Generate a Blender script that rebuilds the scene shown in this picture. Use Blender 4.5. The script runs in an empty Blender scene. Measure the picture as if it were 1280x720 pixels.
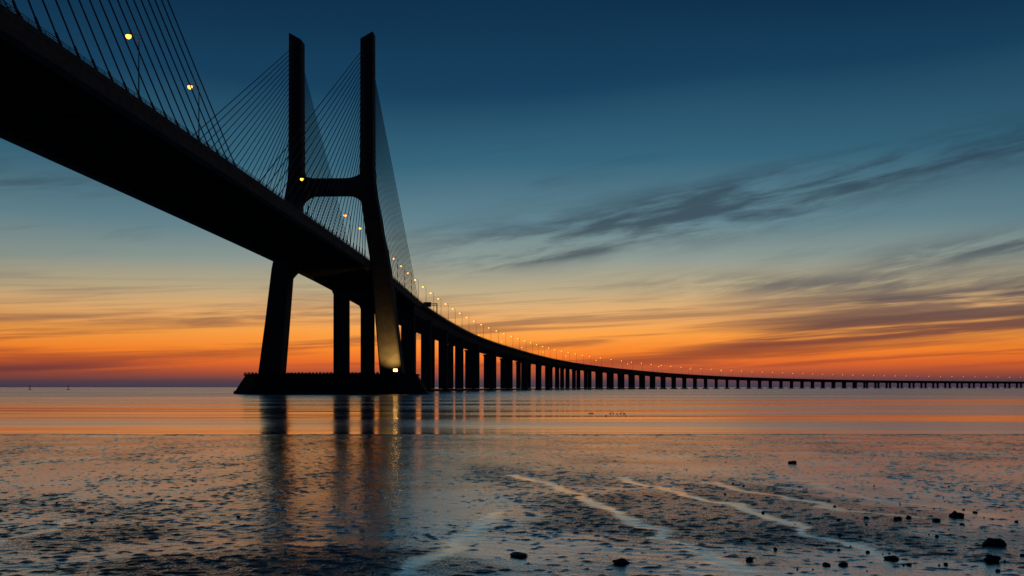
import bpy, math, random
import numpy as np
from mathutils import Vector, Matrix
random.seed(7); rng=np.random.RandomState(7)
scene=bpy.context.scene
scene.view_settings.view_transform='Standard'
scene.view_settings.look='None'
scene.view_settings.exposure=0
EYE=2.68
def lin(r,g,b):
    f=lambda c:(c/255/12.92) if c/255<=0.04045 else ((c/255+0.055)/1.055)**2.4
    return (f(r),f(g),f(b),1)

# ------------------------------------------------------------ node helper
class NT:
    def __init__(s,tree): s.t=tree; s.n=tree.nodes; s.l=tree.links
    def new(s,typ,**kw):
        n=s.n.new(typ)
        for k,v in kw.items(): setattr(n,k,v)
        return n
    def put(s,sock,v):
        if isinstance(v,bpy.types.NodeSocket): s.l.new(v,sock)
        else: sock.default_value=v
    def m(s,op,a,b=None,c=None,clamp=False):
        n=s.n.new('ShaderNodeMath'); n.operation=op; n.use_clamp=clamp
        s.put(n.inputs[0],a)
        if b is not None: s.put(n.inputs[1],b)
        if c is not None: s.put(n.inputs[2],c)
        return n.outputs[0]
    def add(s,a,b): return s.m('ADD',a,b)
    def sub(s,a,b): return s.m('SUBTRACT',a,b)
    def mul(s,a,b): return s.m('MULTIPLY',a,b)
    def xyz(s,x,y,z):
        n=s.n.new('ShaderNodeCombineXYZ'); s.put(n.inputs[0],x); s.put(n.inputs[1],y); s.put(n.inputs[2],z); return n.outputs[0]
    def noise(s,vec,scale,detail=4,rough=0.55,dist=0.0):
        n=s.n.new('ShaderNodeTexNoise'); s.put(n.inputs['Vector'],vec)
        n.inputs['Scale'].default_value=scale; n.inputs['Detail'].default_value=detail
        n.inputs['Roughness'].default_value=rough; n.inputs['Distortion'].default_value=dist
        return n.outputs['Fac']
    def smooth(s,v,lo,hi,a=0.0,b=1.0):
        n=s.n.new('ShaderNodeMapRange'); n.interpolation_type='SMOOTHSTEP'
        s.put(n.inputs[0],v); n.inputs[1].default_value=lo; n.inputs[2].default_value=hi
        n.inputs[3].default_value=a; n.inputs[4].default_value=b
        return n.outputs[0]
    def mix(s,f,a,b):
        n=s.n.new('ShaderNodeMix'); n.data_type='RGBA'
        s.put(n.inputs[0],f); s.put(n.inputs[6],a); s.put(n.inputs[7],b); return n.outputs[2]
    def ramp(s,v,stops,interp='LINEAR'):
        n=s.n.new('ShaderNodeValToRGB'); s.put(n.inputs[0],v); cr=n.color_ramp; cr.interpolation=interp
        while len(cr.elements)<len(stops): cr.elements.new(0.5)
        for e,(p,c) in zip(cr.elements,stops): e.position=p
        for e,(p,c) in zip(cr.elements,stops): e.color=c
        return n.outputs[0]

# ------------------------------------------------------------ sky (world)
w=bpy.data.worlds.new("World"); scene.world=w; w.use_nodes=True
w.cycles.sampling_method='NONE'
w.node_tree.nodes.clear(); T=NT(w.node_tree)
tc=T.new('ShaderNodeTexCoord'); sep=T.new('ShaderNodeSeparateXYZ'); T.l.new(tc.outputs['Generated'],sep.inputs[0])
X,Y,Z=sep.outputs
el=T.m('ABSOLUTE',Z)
az=T.m('ARCTAN2',X,Y)
K=1/0.5
stops=[(0.000,(62,60,78)),(0.006,(92,64,72)),(0.013,(162,78,56)),(0.023,(226,104,44)),(0.036,(250,136,46)),
 (0.052,(250,161,70)),(0.070,(232,173,108)),(0.092,(190,170,132)),(0.122,(140,153,146)),(0.158,(98,131,142)),
 (0.215,(54,100,122)),(0.285,(24,65,94)),(0.354,(12,45,73)),(0.5,(8,29,52))]
warp=T.noise(T.xyz(T.mul(az,1.5),T.mul(el,6),3.1),1.0,2,0.5)
el2=T.add(el,T.mul(T.sub(warp,0.5),T.mul(el,0.25)))
warm=T.ramp(T.mul(el2,K),[(p*K,lin(*c)) for p,c in stops])
cool=T.ramp(el,[(0,lin(16,22,36)),(0.1,lin(20,30,46)),(0.4,lin(14,30,50)),(1,lin(8,22,42))])
front=T.smooth(Y,-0.35,0.75)
sky=T.mix(front,cool,warm)
daz=T.mul(T.sub(az,0.03),1.0)
fall=T.m('EXPONENT',T.mul(T.mul(daz,daz),-2.4))
dim=T.add(0.68,T.mul(fall,0.36))
skn=T.new('ShaderNodeVectorMath',operation='SCALE'); T.l.new(sky,skn.inputs[0]); T.l.new(dim,skn.inputs['Scale']); sky=skn.outputs[0]
def streak(az0,el0,az1,el1,wid,curve=0.0):
    sl=(el1-el0)/(az1-az0); ac=(az0+az1)/2; ha=(az1-az0)/2
    line=T.add(T.mul(T.sub(az,az0),sl),el0)
    u=T.mul(T.sub(az,ac),1/ha)
    line=T.add(line,T.mul(T.mul(u,u),curve))
    d=T.mul(T.sub(el,line),1/wid)
    g=T.m('EXPONENT',T.mul(T.mul(d,d),-1))
    u2=T.mul(u,u)
    return T.mul(g,T.m('EXPONENT',T.mul(T.mul(u2,u2),-1.0)))
sl=0.16
ev=T.sub(el,T.mul(az,sl))
n1=T.noise(T.xyz(T.mul(az,5),T.mul(ev,42),0.0),1.0,5,0.62,0.6)
n2=T.noise(T.xyz(T.mul(az,3),T.mul(T.sub(el,T.mul(az,0.05)),75),5.0),1.0,5,0.6,0.4)
n3=T.noise(T.xyz(T.mul(az,14),T.mul(ev,90),9.0),1.0,4,0.6,0.3)
nn=T.add(T.mul(n1,0.62),T.mul(n3,0.38))
hi_m=T.add(streak(-0.10,0.128,0.33,0.178,0.022),T.add(streak(0.10,0.168,0.60,0.225,0.018),streak(0.33,0.108,0.60,0.145,0.012,0.004)))
hi_m=T.add(hi_m,T.add(T.mul(streak(0.12,0.098,0.6,0.088,0.012),0.9),T.mul(streak(-0.05,0.116,0.10,0.135,0.006),0.8)))
hi_m=T.add(hi_m,T.mul(streak(-0.7,0.185,-0.36,0.178,0.010),0.7))
c_hi=T.mul(T.smooth(nn,0.38,0.58),T.m('MINIMUM',hi_m,1.0))
lo_m=T.add(streak(0.10,0.028,0.62,0.074,0.009),T.add(streak(0.22,0.058,0.62,0.064,0.012),streak(-0.65,0.010,-0.34,0.020,0.006)))
lo_m=T.add(lo_m,T.add(T.mul(streak(-0.6,0.062,-0.3,0.060,0.006),0.6),streak(0.25,0.080,0.62,0.082,0.009)))
c_lo=T.mul(T.smooth(n2,0.32,0.50),T.m('MINIMUM',lo_m,1.0))
gen=T.mul(T.smooth(n2,0.46,0.64),T.mul(T.smooth(el,0.004,0.03),T.smooth(el,0.13,0.06)))
gen_h=T.mul(T.smooth(n1,0.54,0.78),T.mul(T.smooth(el,0.08,0.14),T.smooth(el,0.34,0.20)))
ccol=T.ramp(T.mul(el,K),[(0,lin(60,50,66)),(0.03*K,lin(130,60,46)),(0.06*K,lin(102,72,68)),(0.1*K,lin(86,90,96)),(0.16*K,lin(58,76,88)),(0.25*K,lin(30,56,78)),(0.45*K,lin(12,34,54))])
sky=T.mix(T.mul(c_hi,0.85),sky,ccol)
sky=T.mix(T.mul(c_lo,0.9),sky,ccol)
sky=T.mix(T.mul(gen,0.58),sky,ccol)
sky=T.mix(T.mul(gen_h,0.28),sky,ccol)
bg=T.new('ShaderNodeBackground'); T.l.new(sky,bg.inputs[0]); bg.inputs[1].default_value=1.0
wo=T.new('ShaderNodeOutputWorld'); T.l.new(bg.outputs[0],wo.inputs[0])

# ------------------------------------------------------------ materials
def mat(name):
    m=bpy.data.materials.new(name); m.use_nodes=True; m.node_tree.nodes.clear()
    t=NT(m.node_tree); p=t.new('ShaderNodeBsdfPrincipled'); o=t.new('ShaderNodeOutputMaterial')
    t.l.new(p.outputs[0],o.inputs[0]); return m,t,p
def concrete(name,base,scale=0.4):
    m,t,p=mat(name); c=t.new('ShaderNodeTexCoord').outputs['Object']
    n=t.noise(c,scale,4,0.65); n2=t.noise(c,scale*12,3,0.6)
    f=t.add(t.mul(n,0.7),t.mul(n2,0.3))
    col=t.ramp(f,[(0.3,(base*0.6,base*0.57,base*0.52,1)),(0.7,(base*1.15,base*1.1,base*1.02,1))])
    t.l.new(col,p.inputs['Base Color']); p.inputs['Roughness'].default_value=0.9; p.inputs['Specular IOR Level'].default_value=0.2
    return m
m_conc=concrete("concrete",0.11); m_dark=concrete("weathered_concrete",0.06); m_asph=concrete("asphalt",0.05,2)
def simple(name,col,rough=0.5,metal=0.0):
    m,t,p=mat(name); c=t.new('ShaderNodeTexCoord').outputs['Object']; n=t.noise(c,3,2)
    t.l.new(t.ramp(n,[(0.3,tuple(x*0.8 for x in col)+(1,)),(0.7,tuple(x*1.1 for x in col)+(1,))]),p.inputs['Base Color'])
    p.inputs['Roughness'].default_value=rough; p.inputs['Metallic'].default_value=metal; return m
m_cable=simple("cable_sheath",(0.06,0.06,0.06),0.7); m_steel=simple("galvanised_steel",(0.2,0.2,0.2),0.6,0.4)
m_paint=simple("road_paint",(0.8,0.8,0.8),0.6); m_green=simple("sign_green",(0.02,0.2,0.08),0.5); m_red=simple("buoy_red",(0.4,0.03,0.02),0.5)
m_bird=simple("feathers",(0.08,0.07,0.06),0.8)
def emis(name,col,s):
    m=bpy.data.materials.new(name); m.use_nodes=True; m.node_tree.nodes.clear(); t=NT(m.node_tree)
    e=t.new('ShaderNodeEmission'); e.inputs[0].default_value=col; e.inputs[1].default_value=s
    o=t.new('ShaderNodeOutputMaterial'); t.l.new(e.outputs[0],o.inputs[0])
    m.cycles.emission_sampling='NONE'; return m
m_lamp=emis("sodium_lamp",(1,0.34,0.05,1),5.0); m_flood=emis("floodlight_glass",(1,0.5,0.12,1),9); m_sig=emis("green_signal",(0.1,0.9,0.35,1),0.6)

# ------------------------------------------------------------ mesh builder
class MB:
    def __init__(s): s.v=[]; s.f=[]; s.mi=[]
    def raw(s,vs,fs,mi=0):
        b=len(s.v); s.v+= [tuple(v) for v in vs]; s.f+=[tuple(b+i for i in f) for f in fs]; s.mi+=[mi]*len(fs)
    def prism(s,rings,mi=0,cap=True):
        n=len(rings[0]); vs=[p for r in rings for p in r]; fs=[]
        for k in range(len(rings)-1):
            for i in range(n):
                j=(i+1)%n; fs.append((k*n+i,k*n+j,(k+1)*n+j,(k+1)*n+i))
        if cap: fs.append(tuple(range(n))[::-1]); fs.append(tuple((len(rings)-1)*n+i for i in range(n)))
        s.raw(vs,fs,mi)
    def tube(s,a,b,r,r2=None,n=6,mi=0):
        a=Vector(a);b=Vector(b);d=(b-a).normalized(); r2=r if r2 is None else r2
        u=d.cross(Vector((0,0,1))); 
        if u.length<1e-4: u=Vector((1,0,0))
        u.normalize(); v=d.cross(u)
        R=[[p+(u*math.cos(2*math.pi*i/n)+v*math.sin(2*math.pi*i/n))*q for i in range(n)] for p,q in((a,r),(b,r2))]
        s.prism(R,mi)
    def obj(s,name,mats,parent=None,smooth=False):
        me=bpy.data.meshes.new(name); me.from_pydata(s.v,[],s.f)
        for m in mats: me.materials.append(m)
        me.polygons.foreach_set('material_index',s.mi)
        if smooth: me.polygons.foreach_set('use_smooth',[True]*len(s.f))
        import bmesh
        bm=bmesh.new(); bm.from_mesh(me); bmesh.ops.recalc_face_normals(bm,faces=bm.faces); bm.to_mesh(me); bm.free()
        o=bpy.data.objects.new(name,me); scene.collection.objects.link(o)
        if parent: o.parent=parent
        return o
def empty(name):
    o=bpy.data.objects.new(name,None); scene.collection.objects.link(o); return o

# ------------------------------------------------------------ bridge alignment (right-hand edge of deck: X, Y, height above eye)
k=0.0413
P=[(-58.3+k*(d-429),d,z) for d,z in((-900,46),(-600,48),(-400,50),(-200,52),(0,53),(142,53.3),(250,53.4),(340,53.3),(429,52.9),(500,52.0))]
P+=[(-54,577,50.5),(-44.5,724,47.5),(-28,870,43.6),(5,1040,39.2),(62,1280,34),(139,1485,29.6),(296,1807,24.2),(517,2133,20.3),(920,2560,17.6),(1450,2901,16.6),(2300,3300,16),(4200,3800,15.5)]
P=np.array(P,float)
pts=[]
for i in range(1,len(P)-2):
    p0,p1,p2,p3=P[i-1],P[i],P[i+1],P[i+2]
    t0=0;t1=np.linalg.norm(p1-p0)**.5;t2=t1+np.linalg.norm(p2-p1)**.5;t3=t2+np.linalg.norm(p3-p2)**.5
    for t in np.linspace(t1,t2,60,endpoint=False):
        A1=(t1-t)/(t1-t0)*p0+(t-t0)/(t1-t0)*p1; A2=(t2-t)/(t2-t1)*p1+(t-t1)/(t2-t1)*p2; A3=(t3-t)/(t3-t2)*p2+(t-t2)/(t3-t2)*p3
        B1=(t2-t)/(t2-t0)*A1+(t-t0)/(t2-t0)*A2; B2=(t3-t)/(t3-t1)*A2+(t-t1)/(t3-t1)*A3
        pts.append((t2-t)/(t2-t1)*B1+(t-t1)/(t2-t1)*B2)
pts=np.array(pts)
S=np.concatenate([[0],np.cumsum(np.linalg.norm(np.diff(pts[:,:2],axis=0),axis=1))])
ss=np.arange(0,S[-1],5.0)
R=np.stack([np.interp(ss,S,pts[:,j]) for j in range(3)],1)
for it in range(3):
    kk=np.ones(15)/15; pad=np.concatenate([R[:1]+(R[:1]-R[1:8][::-1])*1,R,R[-1:]+(R[-1:]-R[-8:-1][::-1])])
    R=np.stack([np.convolve(pad[:,j],kk,'valid') for j in range(3)],1)
HW=17.0
tan=np.gradient(R[:,:2],axis=0); tan/=np.linalg.norm(tan,axis=1)[:,None]
rgt=np.stack([tan[:,1],-tan[:,0]],1)
C=R.copy(); C[:,:2]-=rgt*HW; C[:,2]+=EYE-1.1   # deck surface
cs=np.concatenate([[0],np.cumsum(np.linalg.norm(np.diff(C[:,:2],axis=0),axis=1))])
def fr(s):
    c=[np.interp(s,cs,C[:,j]) for j in range(3)]; t=np.array([np.interp(s,cs,tan[:,j]) for j in(0,1)]); t/=np.linalg.norm(t)
    return c,t,np.array([t[1],-t[0]])
def at(s,u,z,l=0.0):   # u right offset, z relative to deck surface, l along
    c,t,r=fr(s); return (c[0]+r[0]*u+t[0]*l,c[1]+r[1]*u+t[1]*l,c[2]+z)
def s_at(Y): return float(np.interp(Y,C[:,1],cs))
def sweep(mb,sec,s0,s1,step=5.0,mi=0):
    n=max(1,int(round((s1-s0)/step))); mb.prism([[at(s0+(s1-s0)*i/n,u,z) for u,z in sec] for i in range(n+1)],mi)
SP1=s_at(429); SP2=s_at(87); HALF=164
S_A=SP2-HALF-4; S_B=SP1+HALF+6; S_END=cs[-1]-10
br=empty("cable_stayed_bridge")
# deck
d=MB()
sec=[(-16.8,0),(16.8,0),(16.8,-2.7),(14.8,-2.7),(14.6,-0.9),(-14.6,-0.9),(-14.8,-2.7),(-16.8,-2.7)]
sweep(d,sec,S_A,S_B)
sec2=[(-16.8,0),(16.8,0),(16.6,-0.7),(13.5,-1.4),(11.8,-5.2),(5.8,-5.2),(4.2,-1.4),(-4.2,-1.4),(-5.8,-5.2),(-11.8,-5.2),(-13.5,-1.4),(-16.6,-0.7)]
sweep(d,sec2,S_B+0.02,S_END); sweep(d,sec2,5,S_A-0.02)
for sgn in(-1,1):
    sweep(d,[(sgn*16.9,-0.25),(sgn*16.45,-0.25),(sgn*16.55,0.85),(sgn*16.75,0.85)],5,S_END)
sweep(d,[(-0.35,-0.1),(0.35,-0.1),(0.12,0.85),(-0.12,0.85)],5,S_END)
d.obj("deck",[m_conc],br)
g=MB(); s=S_A+2
while s<S_B-2:
    r=[]
    for l in(-0.2,0.2): r.append([at(s,-14.7,-0.8,l),at(s,14.7,-0.8,l),at(s,14.7,-2.3,l),at(s,-14.7,-2.3,l)])
    g.prism(r); s+=4.42
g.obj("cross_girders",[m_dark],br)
g=MB()
for a,b in((-16.3,-0.5),(0.5,16.3)): sweep(g,[(a,0.004),(b,0.004),(b,0.03),(a,0.03)],5,S_END)
g.obj("roadway",[m_asph],br)
g=MB()
s=SP1-350
while s<SP1+500:
    for u in(-11.6,-8,-4.4,4.4,8,11.6): sweep(g,[(u-.07,.034),(u+.07,.034),(u+.07,.038),(u-.07,.038)],s,s+4)
    s+=12
g.obj("lane_markings",[m_paint],br)
# railing
g=MB()
for sgn in(-1,1):
    for h in(1.15,1.5): sweep(g,[(sgn*16.62,h-.04),(sgn*16.70,h-.04),(sgn*16.70,h+.04),(sgn*16.62,h+.04)],SP2-100,SP1+900,5)
    s=SP2-100
    while s<SP1+900:
        g.tube(at(s,sgn*16.66,0.8),at(s,sgn*16.66,1.5),0.05,n=4); s+=2.5 if s<SP1+200 else 5
g.obj("railing",[m_cable],br)
# pylons
def pylon(sp,idx):
    c,t,r=fr(sp); zc=c[2]
    def Q(u,z,l): return (c[0]+r[0]*u+t[0]*l,c[1]+r[1]*u+t[1]*l,z)
    m=MB()
    lv=[(1,26.2,9.6,11),(8.7,25.4,9.2,10.5),(30,23.1,8.3,9.6),(52,20.9,7.5,9.0),(70,17.7,6.8,8.4),(82,15.8,6.6,8.0),(88,15.1,6.3,7.6),(95,15.0,5.6,7.2),(120,15.0,5.4,6.8),(147.6,15.0,5.3,6.6)]
    for sg in(-1,1):
        rings=[]
        for z,o,wd,dp in lv:
            ch=0.5
            top=3.0 if z>147 else 0
            pr=[(-wd/2,-dp/2+ch),(-wd/2+ch,-dp/2),(wd/2-ch,-dp/2),(wd/2,-dp/2+ch),(wd/2,dp/2-ch),(wd/2-ch,dp/2),(-wd/2+ch,dp/2),(-wd/2,dp/2-ch)]
            rings.append([Q(sg*(o+a),z+top*(a+wd/2)/wd,b) for a,b in pr])
        m.prism(rings)
    # haunched cross beam
    n=16
    us=[-13+26*i/n for i in range(n+1)]
    rings=[]
    for u in us:
        a=abs(u)/13
        zt=89.8+1.1*max(0,a-0.5)**2*8; zb=83.2-3.6*max(0,a-0.55)**2*5
        rings.append([Q(u,zb,-3),Q(u,zt,-3),Q(u,zt,3),Q(u,zb,3)])
    m.prism(rings)
    for sg in(-1,1):
        m.prism([[Q(sg*x,z,l) for x,z in((14.2,zc-2.75),(19,zc-2.75),(20.5,zc-8),(19.0,zc-8))] for l in(-2.5,2.5)])
    m.obj("pylon",[m_conc],br)
    f=MB()
    def hexa(hx,hy,z,pt): return [Q(-hx,z,-hy*0.35),Q(-hx+pt,z,-hy),Q(hx-pt,z,-hy),Q(hx,z,-hy*0.35),Q(hx,z,hy*0.35),Q(hx-pt,z,hy),Q(-hx+pt,z,hy),Q(-hx,z,hy*0.35)]
    f.prism([hexa(40.5,15,-2,9),hexa(40.2,14.8,1.2,9),hexa(39.6,14.2,1.3,9),hexa(35.6,12.6,7.6,7)])
    f.prism([hexa(36.2,13.1,7.6,7),hexa(36.2,13.1,8.3,7)])
    for i in range(46):
        u=-33+66*i/45
        for l in(-12.6,12.6):
            h_=8.75+.2*random.random()
            f.prism([[Q(u-.5,8.3,l-.2),Q(u+.5,8.3,l-.2),Q(u+.5,8.3,l+.2),Q(u-.5,8.3,l+.2)],[Q(u-.5,h_,l-.2),Q(u+.5,h_,l-.2),Q(u+.5,h_,l+.2),Q(u-.5,h_,l+.2)]])
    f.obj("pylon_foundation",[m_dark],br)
    cb=MB(); N=25
    for sg in(-1,1):
        for dr in(-1,1):
            for i in range(N):
                q=i/(N-1)
                l=12+(HALF-12)*q; zt=97+48*q**0.85
                a=Vector(Q(sg*15.0,zt,dr*3.3)); b=Vector(at(sp+dr*l,sg*16.0,-0.3))
                cb.tube(a,b,0.14,n=5)
                dd=(a-b).normalized(); cb.tube(b,b+dd*4.5,0.24,n=6)
    cb.obj("stay_cables",[m_cable],br)
    return Q
Q1=pylon(SP1,1); Q2=pylon(SP2,2)
# piers
pr=MB()
def pier(s,wd,th,depth,off=11.5):
    c,t,r=fr(s); zb=c[2]-depth
    for sg in(-1,1):
        o=sg*off
        def ring(w_,t_,z): 
            ch=0.6; w2=w_/2;t2=t_/2
            return [(c[0]+r[0]*(o+a)+t[0]*b,c[1]+r[1]*(o+a)+t[1]*b,z) for a,b in((-w2,-t2+ch),(-w2+ch,-t2),(w2-ch,-t2),(w2,-t2+ch),(w2,t2-ch),(w2-ch,t2),(-w2+ch,t2),(-w2,t2-ch))]
        pr.prism([ring(wd,th,1.6),ring(wd,th,zb-2.2),ring(wd+1.4,th+.3,zb-.6),ring(wd+1.4,th+.3,zb+.05)])
        pr.prism([ring(wd+4,th+5,-2),ring(wd+4,th+5,1.5)])
    if depth<4:
        e=[]
        for l in(-th/2-.3,th/2+.3): e.append([at(s,u,z,l) for u,z in((-16,-2.75),(16,-2.75),(14.5,-5.2),(-14.5,-5.2))])
        pr.prism(e)
s=SP1+76; i=0
while s<S_END-20:
    cable=s<S_B
    near=s<SP1+700
    pier(s,7.6 if cable else (6.4 if near else 5.2),4.0 if near else 3.0,2.7 if cable else 5.2)
    s+=76 if near else 52
s=SP2-76
while s>40:
    cable=s>S_A; pier(s,7.0,4.0,2.7 if cable else 5.2); s-=76
pr.obj("piers",[m_conc],br)

# ------------------------------------------------------------ street lamps
def lampmesh():
    m=MB(); H=13.0
    m.tube((0,0,0),(0,0,0.5),0.28,0.22,8); m.tube((0,0,0.5),(0,0,H-.6),0.15,0.085,8)
    pp=[(0,0,H-.6),(-.25,0,H-.15),(-.8,0,H+.1),(-1.5,0,H+.18)]
    for a,b in zip(pp,pp[1:]): m.tube(a,b,0.07,n=6)
    R=[]
    for x,wd,h0,h1 in((-1.3,.12,.02,.2),(-1.6,.24,-.02,.3),(-2.2,.3,-.02,.32),(-2.55,.18,0,.2)):
        R.append([(x,-wd,H+h0),(x,wd,H+h0),(x,wd*.6,H+h1),(x,-wd*.6,H+h1)])
    m.prism(R)
    rr=[]
    for z,r in((0.0,.52),(-.22,.54),(-.5,.40),(-.66,.16)):
        rr.append([(-1.95+r*math.cos(a*math.pi/4),r*math.sin(a*math.pi/4),H+z-.03) for a in range(8)])
    m.prism(rr,1)
    o=m.obj("street_lamp",[m_steel,m_lamp]); return o
L0=lampmesh(); me=L0.data
def lamp(s,sg,first=[True]):
    if first[0]: o=L0; first[0]=False
    else: o=bpy.data.objects.new("street_lamp",me); scene.collection.objects.link(o)
    x,y,z=at(s,sg*16.2,0.03); c,t,r=fr(s)
    o.location=(x,y,z); o.rotation_euler=(0,0,math.atan2(r[1],r[0])+(0 if sg>0 else math.pi))
for D in(190,222,320,386,416,478,505,532,560): lamp(s_at(D),1)
s=s_at(590); i=0
while s<S_END-60 and i<90:
    lamp(s,1)
    if i%3==0 and i<40: lamp(s+15,-1)
    s+=34 if s<SP1+1000 else 50
    i+=1
for D in (-40,60,130): lamp(s_at(D),1)

# ------------------------------------------------------------ sign gantry on deck
gm=MB(); sg_=s_at(672)
for u in(-16.3,16.3): gm.tube(at(sg_,u,0),at(sg_,u,7.5),0.35,n=8)
for z in(6.3,7.5): gm.tube(at(sg_,-16.3,z),at(sg_,16.3,z),0.22,n=6)
for i in range(16):
    u=-16+2*i; gm.tube(at(sg_,u,6.3 if i%2 else 7.5),at(sg_,u+2,7.5 if i%2 else 6.3),0.12,n=4)
for u in(-10,0,10):
    gm.prism([[at(sg_,u-2.5,z,l) for z,l in((5.2,-.5),(8.4,-.5),(8.4,-.3),(5.2,-.3))],[at(sg_,u+2.5,z,l) for z,l in((5.2,-.5),(8.4,-.5),(8.4,-.3),(5.2,-.3))]],1)
for u in(-14,-5,5,14):
    gm.prism([[at(sg_,u+x,5.3,l) for x,l in((-.3,-.7),(.3,-.7),(.3,-.55),(-.3,-.55))],[at(sg_,u+x,5.9,l) for x,l in((-.3,-.7),(.3,-.7),(.3,-.55),(-.3,-.55))]],2)
gm.obj("sign_gantry",[m_steel,m_green,m_sig])

# ------------------------------------------------------------ floodlight on the foundation
fl=MB(); fp=Vector(Q1(28.5,8.3,-12.1))
fl.tube(fp,fp+Vector((0,0,.8)),0.12,n=8); 
fx,fy,fz=fp+Vector((0,0,1.4))
fl.prism([[(fx-.9,fy-.3,fz-.6),(fx+.9,fy-.3,fz-.6),(fx+.9,fy+.4,fz-.6),(fx-.9,fy+.4,fz-.6)],[(fx-.9,fy-.3,fz+.6),(fx+.9,fy-.3,fz+.6),(fx+.9,fy+.4,fz+.3),(fx-.9,fy+.4,fz+.3)]])
fl.prism([[(fx-.8,fy-.34,fz-.5),(fx+.8,fy-.34,fz-.5),(fx+.8,fy-.34,fz+.55),(fx-.8,fy-.34,fz+.55)],[(fx-.8,fy-.31,fz-.5),(fx+.8,fy-.31,fz-.5),(fx+.8,fy-.31,fz+.55),(fx-.8,fy-.31,fz+.55)]],1)
flo=fl.obj("floodlight",[m_steel,m_flood])
def spot(loc,tgt,power,ang,col=(1,0.66,0.25)):
    l=bpy.data.lights.new("flood_beam",'SPOT'); l.energy=power; l.spot_size=math.radians(ang); l.spot_blend=1.0; l.color=col; l.shadow_soft_size=0.3
    o=bpy.data.objects.new("flood_beam",l); scene.collection.objects.link(o); o.location=loc
    o.rotation_euler=(Vector(tgt)-Vector(loc)).to_track_quat('-Z','Y').to_euler(); o.parent=flo
spot((fx-.3,fy-.6,fz+.9),Q1(26,18,-5),14000,92,(1,0.55,0.14))

# ------------------------------------------------------------ water
wm,t,p=mat("river_water")
gp=t.new('ShaderNodeNewGeometry').outputs['Position']
sp=t.new('ShaderNodeSeparateXYZ'); t.l.new(gp,sp.inputs[0])
wx,wy,wz=sp.outputs
v1=t.xyz(t.mul(wx,0.015),t.mul(wy,0.08),0.0); v2=t.xyz(t.mul(wx,0.2),t.mul(wy,0.7),2.0)
h=t.add(t.mul(t.noise(v1,1,2,0.5),0.8),t.mul(t.noise(v2,1,2,0.55),0.05))
b=t.new('ShaderNodeBump'); b.inputs['Strength'].default_value=1.0; b.inputs['Distance'].default_value=0.22
t.l.new(h,b.inputs['Height']); t.l.new(b.outputs[0],p.inputs['Normal'])
p.inputs['Base Color'].default_value=(0.3,0.26,0.36,1); p.inputs['IOR'].default_value=8
p.inputs['Specular IOR Level'].default_value=0.7
rn=t.noise(t.xyz(t.mul(wx,0.005),t.mul(wy,0.045),7.0),1,4,0.6)
calm=t.smooth(wy,140,420,0.0,0.09)
t.l.new(t.add(calm,t.smooth(rn,0.38,0.62,0.08,0.19)),p.inputs['Roughness'])
m=MB(); m.raw([(-60000,-2000,0),(60000,-2000,0),(60000,60000,0),(-60000,60000,0)],[(0,1,2,3)]); m.obj("river_water",[wm])

# ------------------------------------------------------------ mudflat
def hashn(ix,iy,seed):
    n=(ix.astype(np.int64)*374761393+iy.astype(np.int64)*668265263+seed*982451653)&0xffffffff
    n=((n^(n>>13))*1274126177)&0xffffffff; n=n^(n>>16); return (n&0xffffff)/float(0xffffff)
def vn(x,y,seed):
    ix=np.floor(x);iy=np.floor(y);fx=x-ix;fy=y-iy; fx=fx*fx*fx*(fx*(fx*6-15)+10);fy=fy*fy*fy*(fy*(fy*6-15)+10)
    a=hashn(ix,iy,seed);b=hashn(ix+1,iy,seed);c=hashn(ix,iy+1,seed);d=hashn(ix+1,iy+1,seed)
    return (a+(b-a)*fx)*(1-fy)+(c+(d-c)*fx)*fy-0.5
def fbm(x,y,seed,o=4,g=0.5):
    r=0;a=1
    for i in range(o): 
        ca,sa=math.cos(.6*i+.3),math.sin(.6*i+.3)
        X_=x*ca-y*sa; Y_=x*sa+y*ca
        r=r+a*vn(X_*2**i+i*17.3,Y_*2**i-i*9.1,seed+i); a*=g
    return r
ys=[11.0]
while ys[-1]<78: ys.append(ys[-1]+max(0.035,ys[-1]**2*0.00010))
ys=[-3000,-800,-200,-60,-20,0,5,8,9.5]+ys+[82,90]
xs=list(np.arange(0,10,0.05)); 
while xs[-1]<45: xs.append(xs[-1]+0.05+0.004*(xs[-1]-10))
xs+= [60,100,250,800,3000]
xs=np.array(sorted(set([-v for v in xs]+xs))); ys=np.array(ys)
GX,GY=np.meshgrid(xs,ys); nx,ny=len(xs),len(ys)
shore=61+0.9*vn(GX/16,GX*0+.5,3)+0.5*vn(GX/3,GX*0+.5,4)+.25*vn(GX/.8,GX*0+.5,5)
base=(shore-GY)*0.0035; base=np.where(base>0,np.minimum(base,0.25)+0.02,base*6)
berm=np.exp(-((GY-shore+0.9)/0.8)**2)
base=base+0.045*berm
fade=np.clip((90-GY)/30,0,1)*np.clip((shore-GY)/3+.4,0.1,1)
big=fbm(GX/5,GY/3.5,11,2)*0.042
rough_m=np.clip(0.5+2.2*fbm(GX/2.5,GY/5,21,4),0,1)
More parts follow.
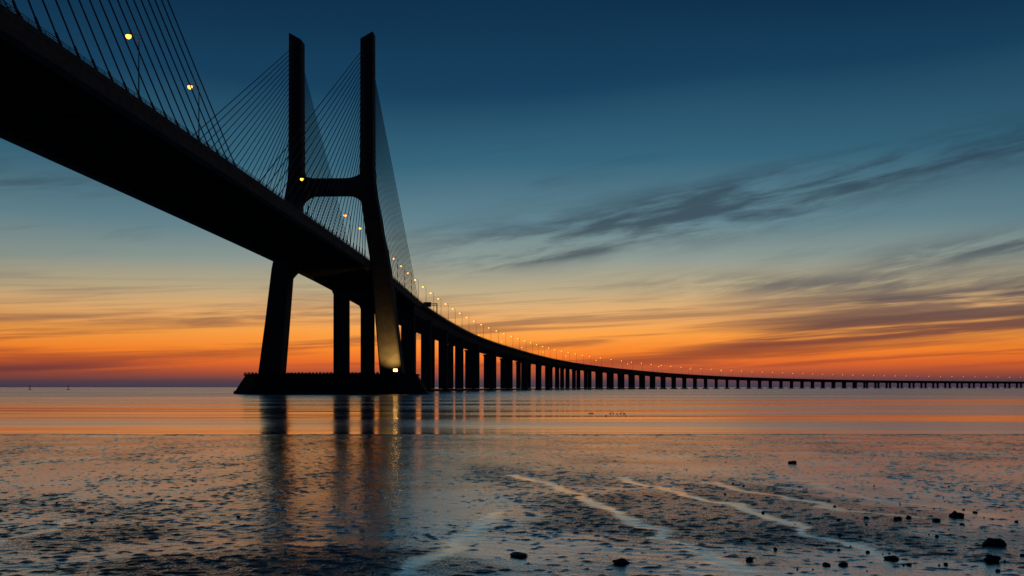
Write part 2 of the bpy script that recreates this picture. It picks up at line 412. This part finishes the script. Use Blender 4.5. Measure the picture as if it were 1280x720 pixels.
# wind/tide ripples running diagonally
rx=(GX*0.45+GY*0.9)+0.5*fbm(GX/1.5,GY/1.5,121,3)
rip=np.sin(rx*2*math.pi/0.42)*(0.5+0.5*np.clip(1+2*fbm(GX/2,GY/2,131,2),0,1.6))*0.0014
left=1+0.45*np.clip((-GX-1.0)/4,0,1)*np.clip((34-GY)/10,0,1)
mid=fbm(GX/0.9,GY/0.7,31,3)*0.0082*left; small=fbm(GX/0.22,GY/0.2,41,2)*0.0056*left
def g2(px,py): D=EYE*1280/(py-484); return ((px-640)/1280*D,D)
lines=[[g2(*q) for q in L] for L in (
 [(640,592),(690,604),(722,620),(762,640),(800,657),(850,680),(890,700),(925,716)],
 [(770,596),(800,604),(850,618),(905,628),(950,643),(1000,660),(1060,686),(1110,705)],
 [(885,603),(950,617),(1020,631),(1090,642),(1150,648)],
 [(520,716),(540,696),(572,676),(600,655),(625,640)],
 [(0,682),(50,664),(110,650)],[(1000,600),(1080,622),(1180,632),(1270,650)])]
wxx=GX+0.5*fbm(GX/1.3,GY/1.3,51,4); wyy=GY+0.9*fbm(GX/1.3,GY/1.3,61,4)
def dist(L):
    best=np.full(GX.shape,1e9)
    for (ax,ay),(bx,by) in zip(L,L[1:]):
        dx,dy=bx-ax,by-ay; tt=np.clip(((wxx-ax)*dx+(wyy-ay)*dy)/(dx*dx+dy*dy),0,1)
        best=np.minimum(best,np.hypot(wxx-ax-tt*dx,wyy-ay-tt*dy))
    return best
glint=np.zeros_like(GX); chan=np.zeros_like(GX)  # masks for the still-water runnels: painted bright core, smoothed bed
wv=0.7+1.0*np.clip(fbm(GX/.7,GY/.9,77,3)+.3,0,1)
for i,L in enumerate(lines):
    dd=dist(L); wgt=(1,1,.9,.8,.7,.7)[i]
    glint=np.maximum(glint,wgt*np.exp(-(dd/(0.065*wv))**2)); chan=np.maximum(chan,wgt*np.exp(-(dd/(0.16*wv))**2))
glint*=np.clip(0.95+1.4*fbm(GX/.4,GY/.6,71,3),0,1)
# duller, less reflective mud patches (world metres)
dull=np.zeros_like(GX)
for (cx,cy,rx_,ry_,a) in((4.8,22,3.9,6.0,1.0),(1.0,33,4,6,.4),(-3.0,15.2,3.0,1.8,.9),(9.5,17,2.5,2.5,.6),(-7.5,18,1.8,2,.5)):
    e=((GX-cx)/rx_)**2+((GY-cy)/ry_)**2
    dull=np.maximum(dull,a*np.clip(1.35-e+0.9*fbm(GX/1.3,GY/1.6,81,4),0,1))
dull=np.clip(dull+0.7*np.clip(fbm(GX/2.2,GY/2.6,91,4)-0.03,0,1),0,1)*(1-chan*.9)
dull=np.maximum(dull,berm)
gn=fbm(GX/0.16,GY/0.15,101,2)
dens=0.37-0.15*rough_m-0.12*dull
lump=np.clip(gn-dens,0,0.3)*(1-glint)
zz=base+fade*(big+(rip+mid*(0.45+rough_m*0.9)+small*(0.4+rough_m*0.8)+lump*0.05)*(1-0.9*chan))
lumpm=np.clip(lump*9,0,1)*(1-chan)
co=np.stack([GX,GY,zz],-1).reshape(-1,3)
idx=np.arange(nx*ny).reshape(ny,nx)
q=np.stack([idx[:-1,:-1],idx[:-1,1:],idx[1:,1:],idx[1:,:-1]],-1).reshape(-1,4)
me=bpy.data.meshes.new("mudflat"); me.vertices.add(len(co)); me.vertices.foreach_set('co',co.ravel())
me.loops.add(len(q)*4); me.loops.foreach_set('vertex_index',q.ravel().astype(np.int32))
me.polygons.add(len(q)); me.polygons.foreach_set('loop_start',np.arange(0,len(q)*4,4,dtype=np.int32))
me.update(calc_edges=True); me.polygons.foreach_set('use_smooth',np.ones(len(q),bool))
for nm,arr in(("glint",glint),("chan",chan),("lump",lumpm),("dull",dull),("grainy",rough_m)):
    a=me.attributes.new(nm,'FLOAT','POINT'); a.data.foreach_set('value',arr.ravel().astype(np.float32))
mo=bpy.data.objects.new("mudflat",me); scene.collection.objects.link(mo)
mm,t,p=mat("wet_mud")
def attr(n):
    a=t.new('ShaderNodeAttribute'); a.attribute_name=n; return a.outputs['Fac']
gp=t.new('ShaderNodeNewGeometry').outputs['Position']
gl=attr("glint"); lu=attr("lump"); du=attr("dull"); ch_=attr("chan"); ga=attr("grainy")
nf=t.noise(gp,7,3,0.65); nf2=t.noise(gp,24,3,0.7)
col=t.ramp(nf,[(0.3,(0.05,0.06,0.065,1)),(0.7,(0.13,0.14,0.14,1))])
col=t.mix(gl,col,(0.95,0.95,0.95,1))  # horizon glint of the runnels put into the colour as near-white
t.l.new(col,p.inputs['Base Color'])
thr=t.sub(0.61,t.add(t.mul(du,0.10),t.mul(ga,0.06)))
grain=t.m('MULTIPLY',t.sub(nf2,thr),16,clamp=True)
gr=t.m('MAXIMUM',grain,t.mul(lu,0.85))
gr=t.mul(gr,t.sub(1.0,ch_))
rr=t.add(t.add(0.03,t.mul(du,0.05)),t.add(t.mul(gr,0.35),t.mul(gl,0.18)))
t.l.new(rr,p.inputs['Roughness'])
t.l.new(t.mul(gl,0.95),p.inputs['Metallic'])
t.l.new(t.m('MAXIMUM',t.sub(14.0,t.add(t.mul(du,11.5),t.mul(gr,11.5))),1.35),p.inputs['IOR'])
b=t.new('ShaderNodeBump'); b.inputs['Distance'].default_value=0.011
t.l.new(t.sub(0.65,t.mul(ch_,0.58)),b.inputs['Strength'])
t.l.new(t.add(t.mul(nf,0.35),t.mul(nf2,0.45)),b.inputs['Height']); t.l.new(b.outputs[0],p.inputs['Normal'])
me.materials.append(mm)

# ------------------------------------------------------------ rocks
rm,t,p=mat("dark_rock"); c=t.new('ShaderNodeTexCoord').outputs['Object']; n=t.noise(c,6,4,0.7)
t.l.new(t.ramp(n,[(0.3,(0.012,0.012,0.012,1)),(0.7,(0.05,0.048,0.045,1))]),p.inputs['Base Color']); p.inputs['Roughness'].default_value=0.55
b=t.new('ShaderNodeBump'); b.inputs['Distance'].default_value=0.03; t.l.new(n,b.inputs['Height']); t.l.new(b.outputs[0],p.inputs['Normal'])
import bmesh
from mathutils import noise as mn
def rockgeo(r,flat,seed,sub=3):
    bm=bmesh.new(); bmesh.ops.create_icosphere(bm,subdivisions=sub,radius=1)
    for v in bm.verts:
        d=v.co.normalized(); o=Vector((seed*3.7,seed*1.3,seed*.7))
        k_=1+0.45*mn.noise(d*1.3+o)+0.22*mn.noise(d*3+o)+0.08*mn.noise(d*7+o)
        v.co=Vector((d.x*k_,d.y*k_*0.8,d.z*k_*flat))*r
    return bm
def zg(x,y):
    i=np.searchsorted(ys,y)-1; j=np.searchsorted(xs,x)-1; return float(zz[i,j])
for i,(x,y,wd,fl_) in enumerate([(10.1,36.9,.24,.5),(9.2,21.2,.26,.55),(8.2,17.4,.30,.55),(7.36,15.7,.22,.55),(1.64,15.5,.22,.4),(.1,16.2,.26,.2),(3.65,15.75,.12,.6),
  (7.8,20.7,.13,.5),(8.1,20.9,.11,.5),(8.45,20.4,.13,.5),(7.2,20.8,.11,.5),(5.9,15.9,.18,.35),(4.7,15.3,.11,.5),(4.95,15.3,.12,.5),(9.9,21.9,.10,.5),(8.7,19.8,.09,.5)]):
    bm=rockgeo(wd/2*1.15,fl_,i+1); m_=bpy.data.meshes.new("rock"); bm.to_mesh(m_); bm.free(); m_.materials.append(rm)
    m_.polygons.foreach_set('use_smooth',[True]*len(m_.polygons))
    o=bpy.data.objects.new("rock",m_); scene.collection.objects.link(o); o.location=(x,y,zg(x,y)+wd*.08); o.rotation_euler=(0,0,i*1.7)
pb=MB()
for i in range(95):
    if i<70:
        y=random.uniform(14.5,28); x=random.gauss(0.40,0.09)*y
    else:
        y=random.uniform(14.5,36); x=random.uniform(-.5,.5)*y
    r=random.choice([.015,.02,.02,.03,.04]) ; bm=rockgeo(r,.6,i+40,1)
    z0=zg(x,y)
    pb.raw([(v.co.x+x,v.co.y+y,v.co.z+z0+r*.3) for v in bm.verts],[[v.index for v in f.verts] for f in bm.faces]); bm.free()
pb.obj("pebbles",[rm],smooth=True)

# ------------------------------------------------------------ water birds (one flock)
bb=MB()
def bird(x,y,a,sc):
    ca,sa=math.cos(a),math.sin(a)
    def loft(sects):
        rings=[]
        for cx,cz,ry,rz in sects:
            rings.append([(x+ca*cx*sc-sa*ry*math.cos(q)*sc,y+sa*cx*sc+ca*ry*math.cos(q)*sc,(cz+rz*math.sin(q))*sc) for q in[j*math.pi/4 for j in range(8)]])
        bb.prism(rings)
    loft([(-.30,.13,.01,.005),(-.22,.11,.05,.03),(-.08,.08,.10,.08),(.08,.07,.10,.09),(.18,.10,.06,.07),(.22,.18,.03,.03),(.23,.26,.026,.026),(.25,.30,.035,.035),(.29,.30,.025,.025),(.31,.29,.01,.01),(.37,.285,.004,.004)])
for i in range(9):
    bird(9.5+random.uniform(-1.5,3.2),104+random.uniform(-5,6),random.uniform(0,6.28),random.uniform(.5,.7))
bb.obj("waterbird_flock",[m_bird],smooth=True)
# ------------------------------------------------------------ channel buoys
def buoy(x,y):
    m=MB(); n=12
    ring=lambda r,z:[(r*math.cos(2*math.pi*j/n),r*math.sin(2*math.pi*j/n),z) for j in range(n)]
    m.prism([ring(1.3,-.5),ring(1.5,.2),ring(1.5,.8),ring(.9,1.0)])
    for j in range(4):
        a=j*math.pi/2; m.tube((.8*math.cos(a),.8*math.sin(a),1),(.2*math.cos(a),.2*math.sin(a),3.8),.08)
    m.prism([ring(.45,3.3),ring(.45,4.3),ring(.05,4.9)])
    o=m.obj("channel_buoy",[m_red]); o.location=(x,y,0)
buoy(-565,1200); buoy(-520,1200)

# ------------------------------------------------------------ camera
cam=bpy.data.cameras.new("camera"); co_=bpy.data.objects.new("camera",cam); scene.collection.objects.link(co_)
co_.location=(0,0,EYE+0.15); co_.rotation_euler=(math.radians(90),0,0)
cam.sensor_width=36; cam.lens=36; cam.shift_y=124/1280; cam.clip_start=0.1; cam.clip_end=100000
scene.camera=co_
